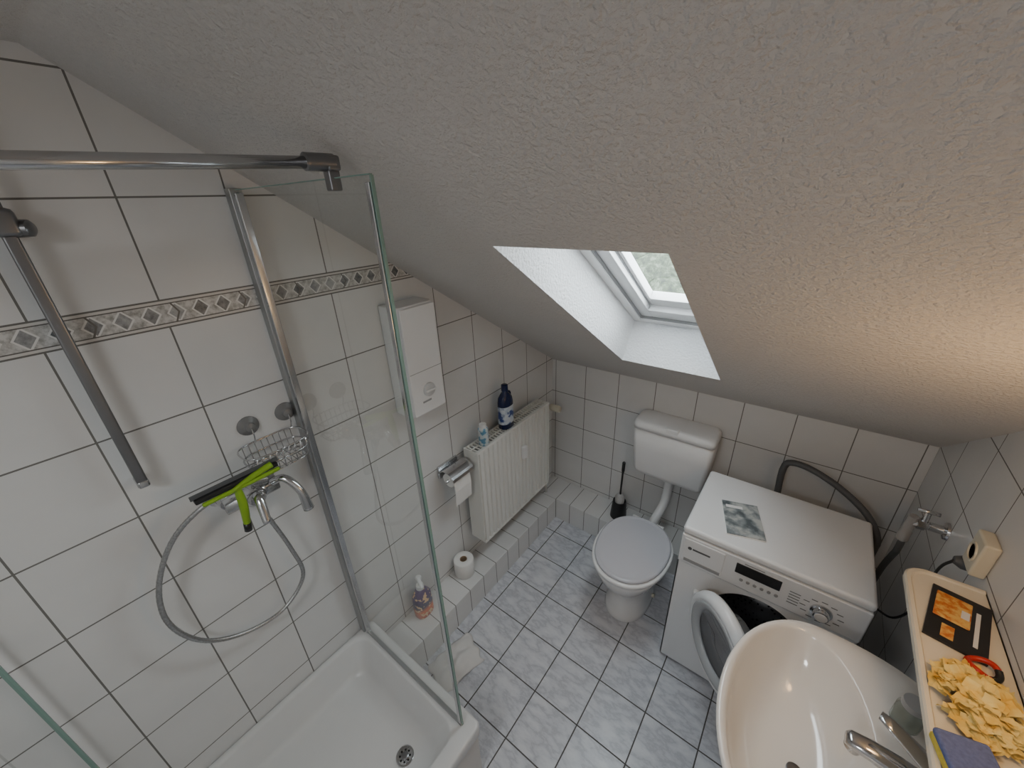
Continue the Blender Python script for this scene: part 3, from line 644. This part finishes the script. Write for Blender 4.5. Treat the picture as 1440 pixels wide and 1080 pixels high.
box('backing',(sc_[0]-.036,sc_[1]-.05,zt+.004),(sc_[0]+.036,sc_[1]+.05,zt+.018),yel,g,bevel=.004,rot=R3)
# ---------------------------------------------------------------- lamps
g=grp('mirror_lamp')
em,nt,b=new_mat('lamp_glow'); b.inputs['Emission Color'].default_value=(1,.62,.28,1); b.inputs['Emission Strength'].default_value=4
box('back_plate',(W-.02,-1.30,1.42),(W,-1.00,1.48),chrome,g,bevel=.004)
lathe('shade',(W-.055,-1.27,1.45),(0,1,0),[(0,.025),(.24,.025)],em,g)
l=bpy.data.lights.new('mirror_lamp_light','POINT'); l.energy=2.3; l.color=(1,.60,.26); l.shadow_soft_size=.05
lo=bpy.data.objects.new('mirror_lamp_light',l); lo.location=(W-.14,-1.13,1.44); sc.collection.objects.link(lo); lo.parent=g
g=grp('added_fill_lamp')  # unseen lamp behind the camera, added as neutral fill for the room
em2,nt,b=new_mat('added_fill_glow'); b.inputs['Emission Color'].default_value=(.98,.99,1,1); b.inputs['Emission Strength'].default_value=2.5
lathe('shade',(.9,-2.55,ZF),(0,0,-1),[(0,.14),(.04,.14),(.07,.10),(.08,0)],em2,g)
l=bpy.data.lights.new('added_fill_light','AREA'); l.energy=7; l.color=(.98,.99,1); l.shape='DISK'; l.size=.3
lo=bpy.data.objects.new('added_fill_light',l); lo.location=(.9,-2.55,ZF-.09); sc.collection.objects.link(lo); lo.parent=g
l=bpy.data.lights.new('sky_portal','AREA'); l.shape='RECTANGLE'; l.size=SX1-SX0; l.size_y=L; l.cycles.is_portal=True
lo=bpy.data.objects.new('sky_portal',l); c=rp((SX0+SX1)/2,L/2,DEP+.1); lo.location=c
lo.rotation_euler=(-N).to_track_quat('-Z','Y').to_euler(); sc.collection.objects.link(lo)
# outside foliage
gm,nt,b=new_mat('foliage'); pos,x,y,z=POS(nt); nt.links.new(RAMP(nt,NOISE(nt,pos,5,8,.75),[(.38,(.008,.012,.006)),(.5,(.03,.042,.02)),(.62,(.09,.105,.075))]),b.inputs['Base Color'])
bm=bmesh.new(); bmesh.ops.create_icosphere(bm,subdivisions=5,radius=1)
for v in bm.verts:
    d=noise.fractal(v.co*2.5,1.0,2.0,5)*.35; v.co=v.co*(1+d); v.co=Vector((v.co.x*4.5-1.5,v.co.y*1.5+9,v.co.z*2.2-1.4))
obj('tree',bm,gm)
w=bpy.data.worlds.new('World'); sc.world=w; w.use_nodes=True; nt=w.node_tree
bg=nt.nodes['Background']; bg.inputs[0].default_value=(.88,.94,1,1); bg.inputs[1].default_value=14
# ---------------------------------------------------------------- camera
f,p,yaw,roll=552.9784,.4361,.6706,-.0406
F=Vector((-math.sin(yaw)*math.cos(p),math.cos(yaw)*math.cos(p),-math.sin(p)))
R=Vector((math.cos(yaw),math.sin(yaw),0)); U=R.cross(F)
Rr=R*math.cos(roll)+U*math.sin(roll); Ur=-R*math.sin(roll)+U*math.cos(roll)
cam=bpy.data.cameras.new('Camera'); cam.lens=36*f/1440; cam.sensor_width=36; cam.clip_start=.01
co=bpy.data.objects.new('Camera',cam); sc.collection.objects.link(co)
mt=Matrix((Rr,Ur,-F)).transposed().to_4x4(); mt.translation=Vector((1.1713,-1.8789,1.8846)); co.matrix_world=mt
sc.camera=co
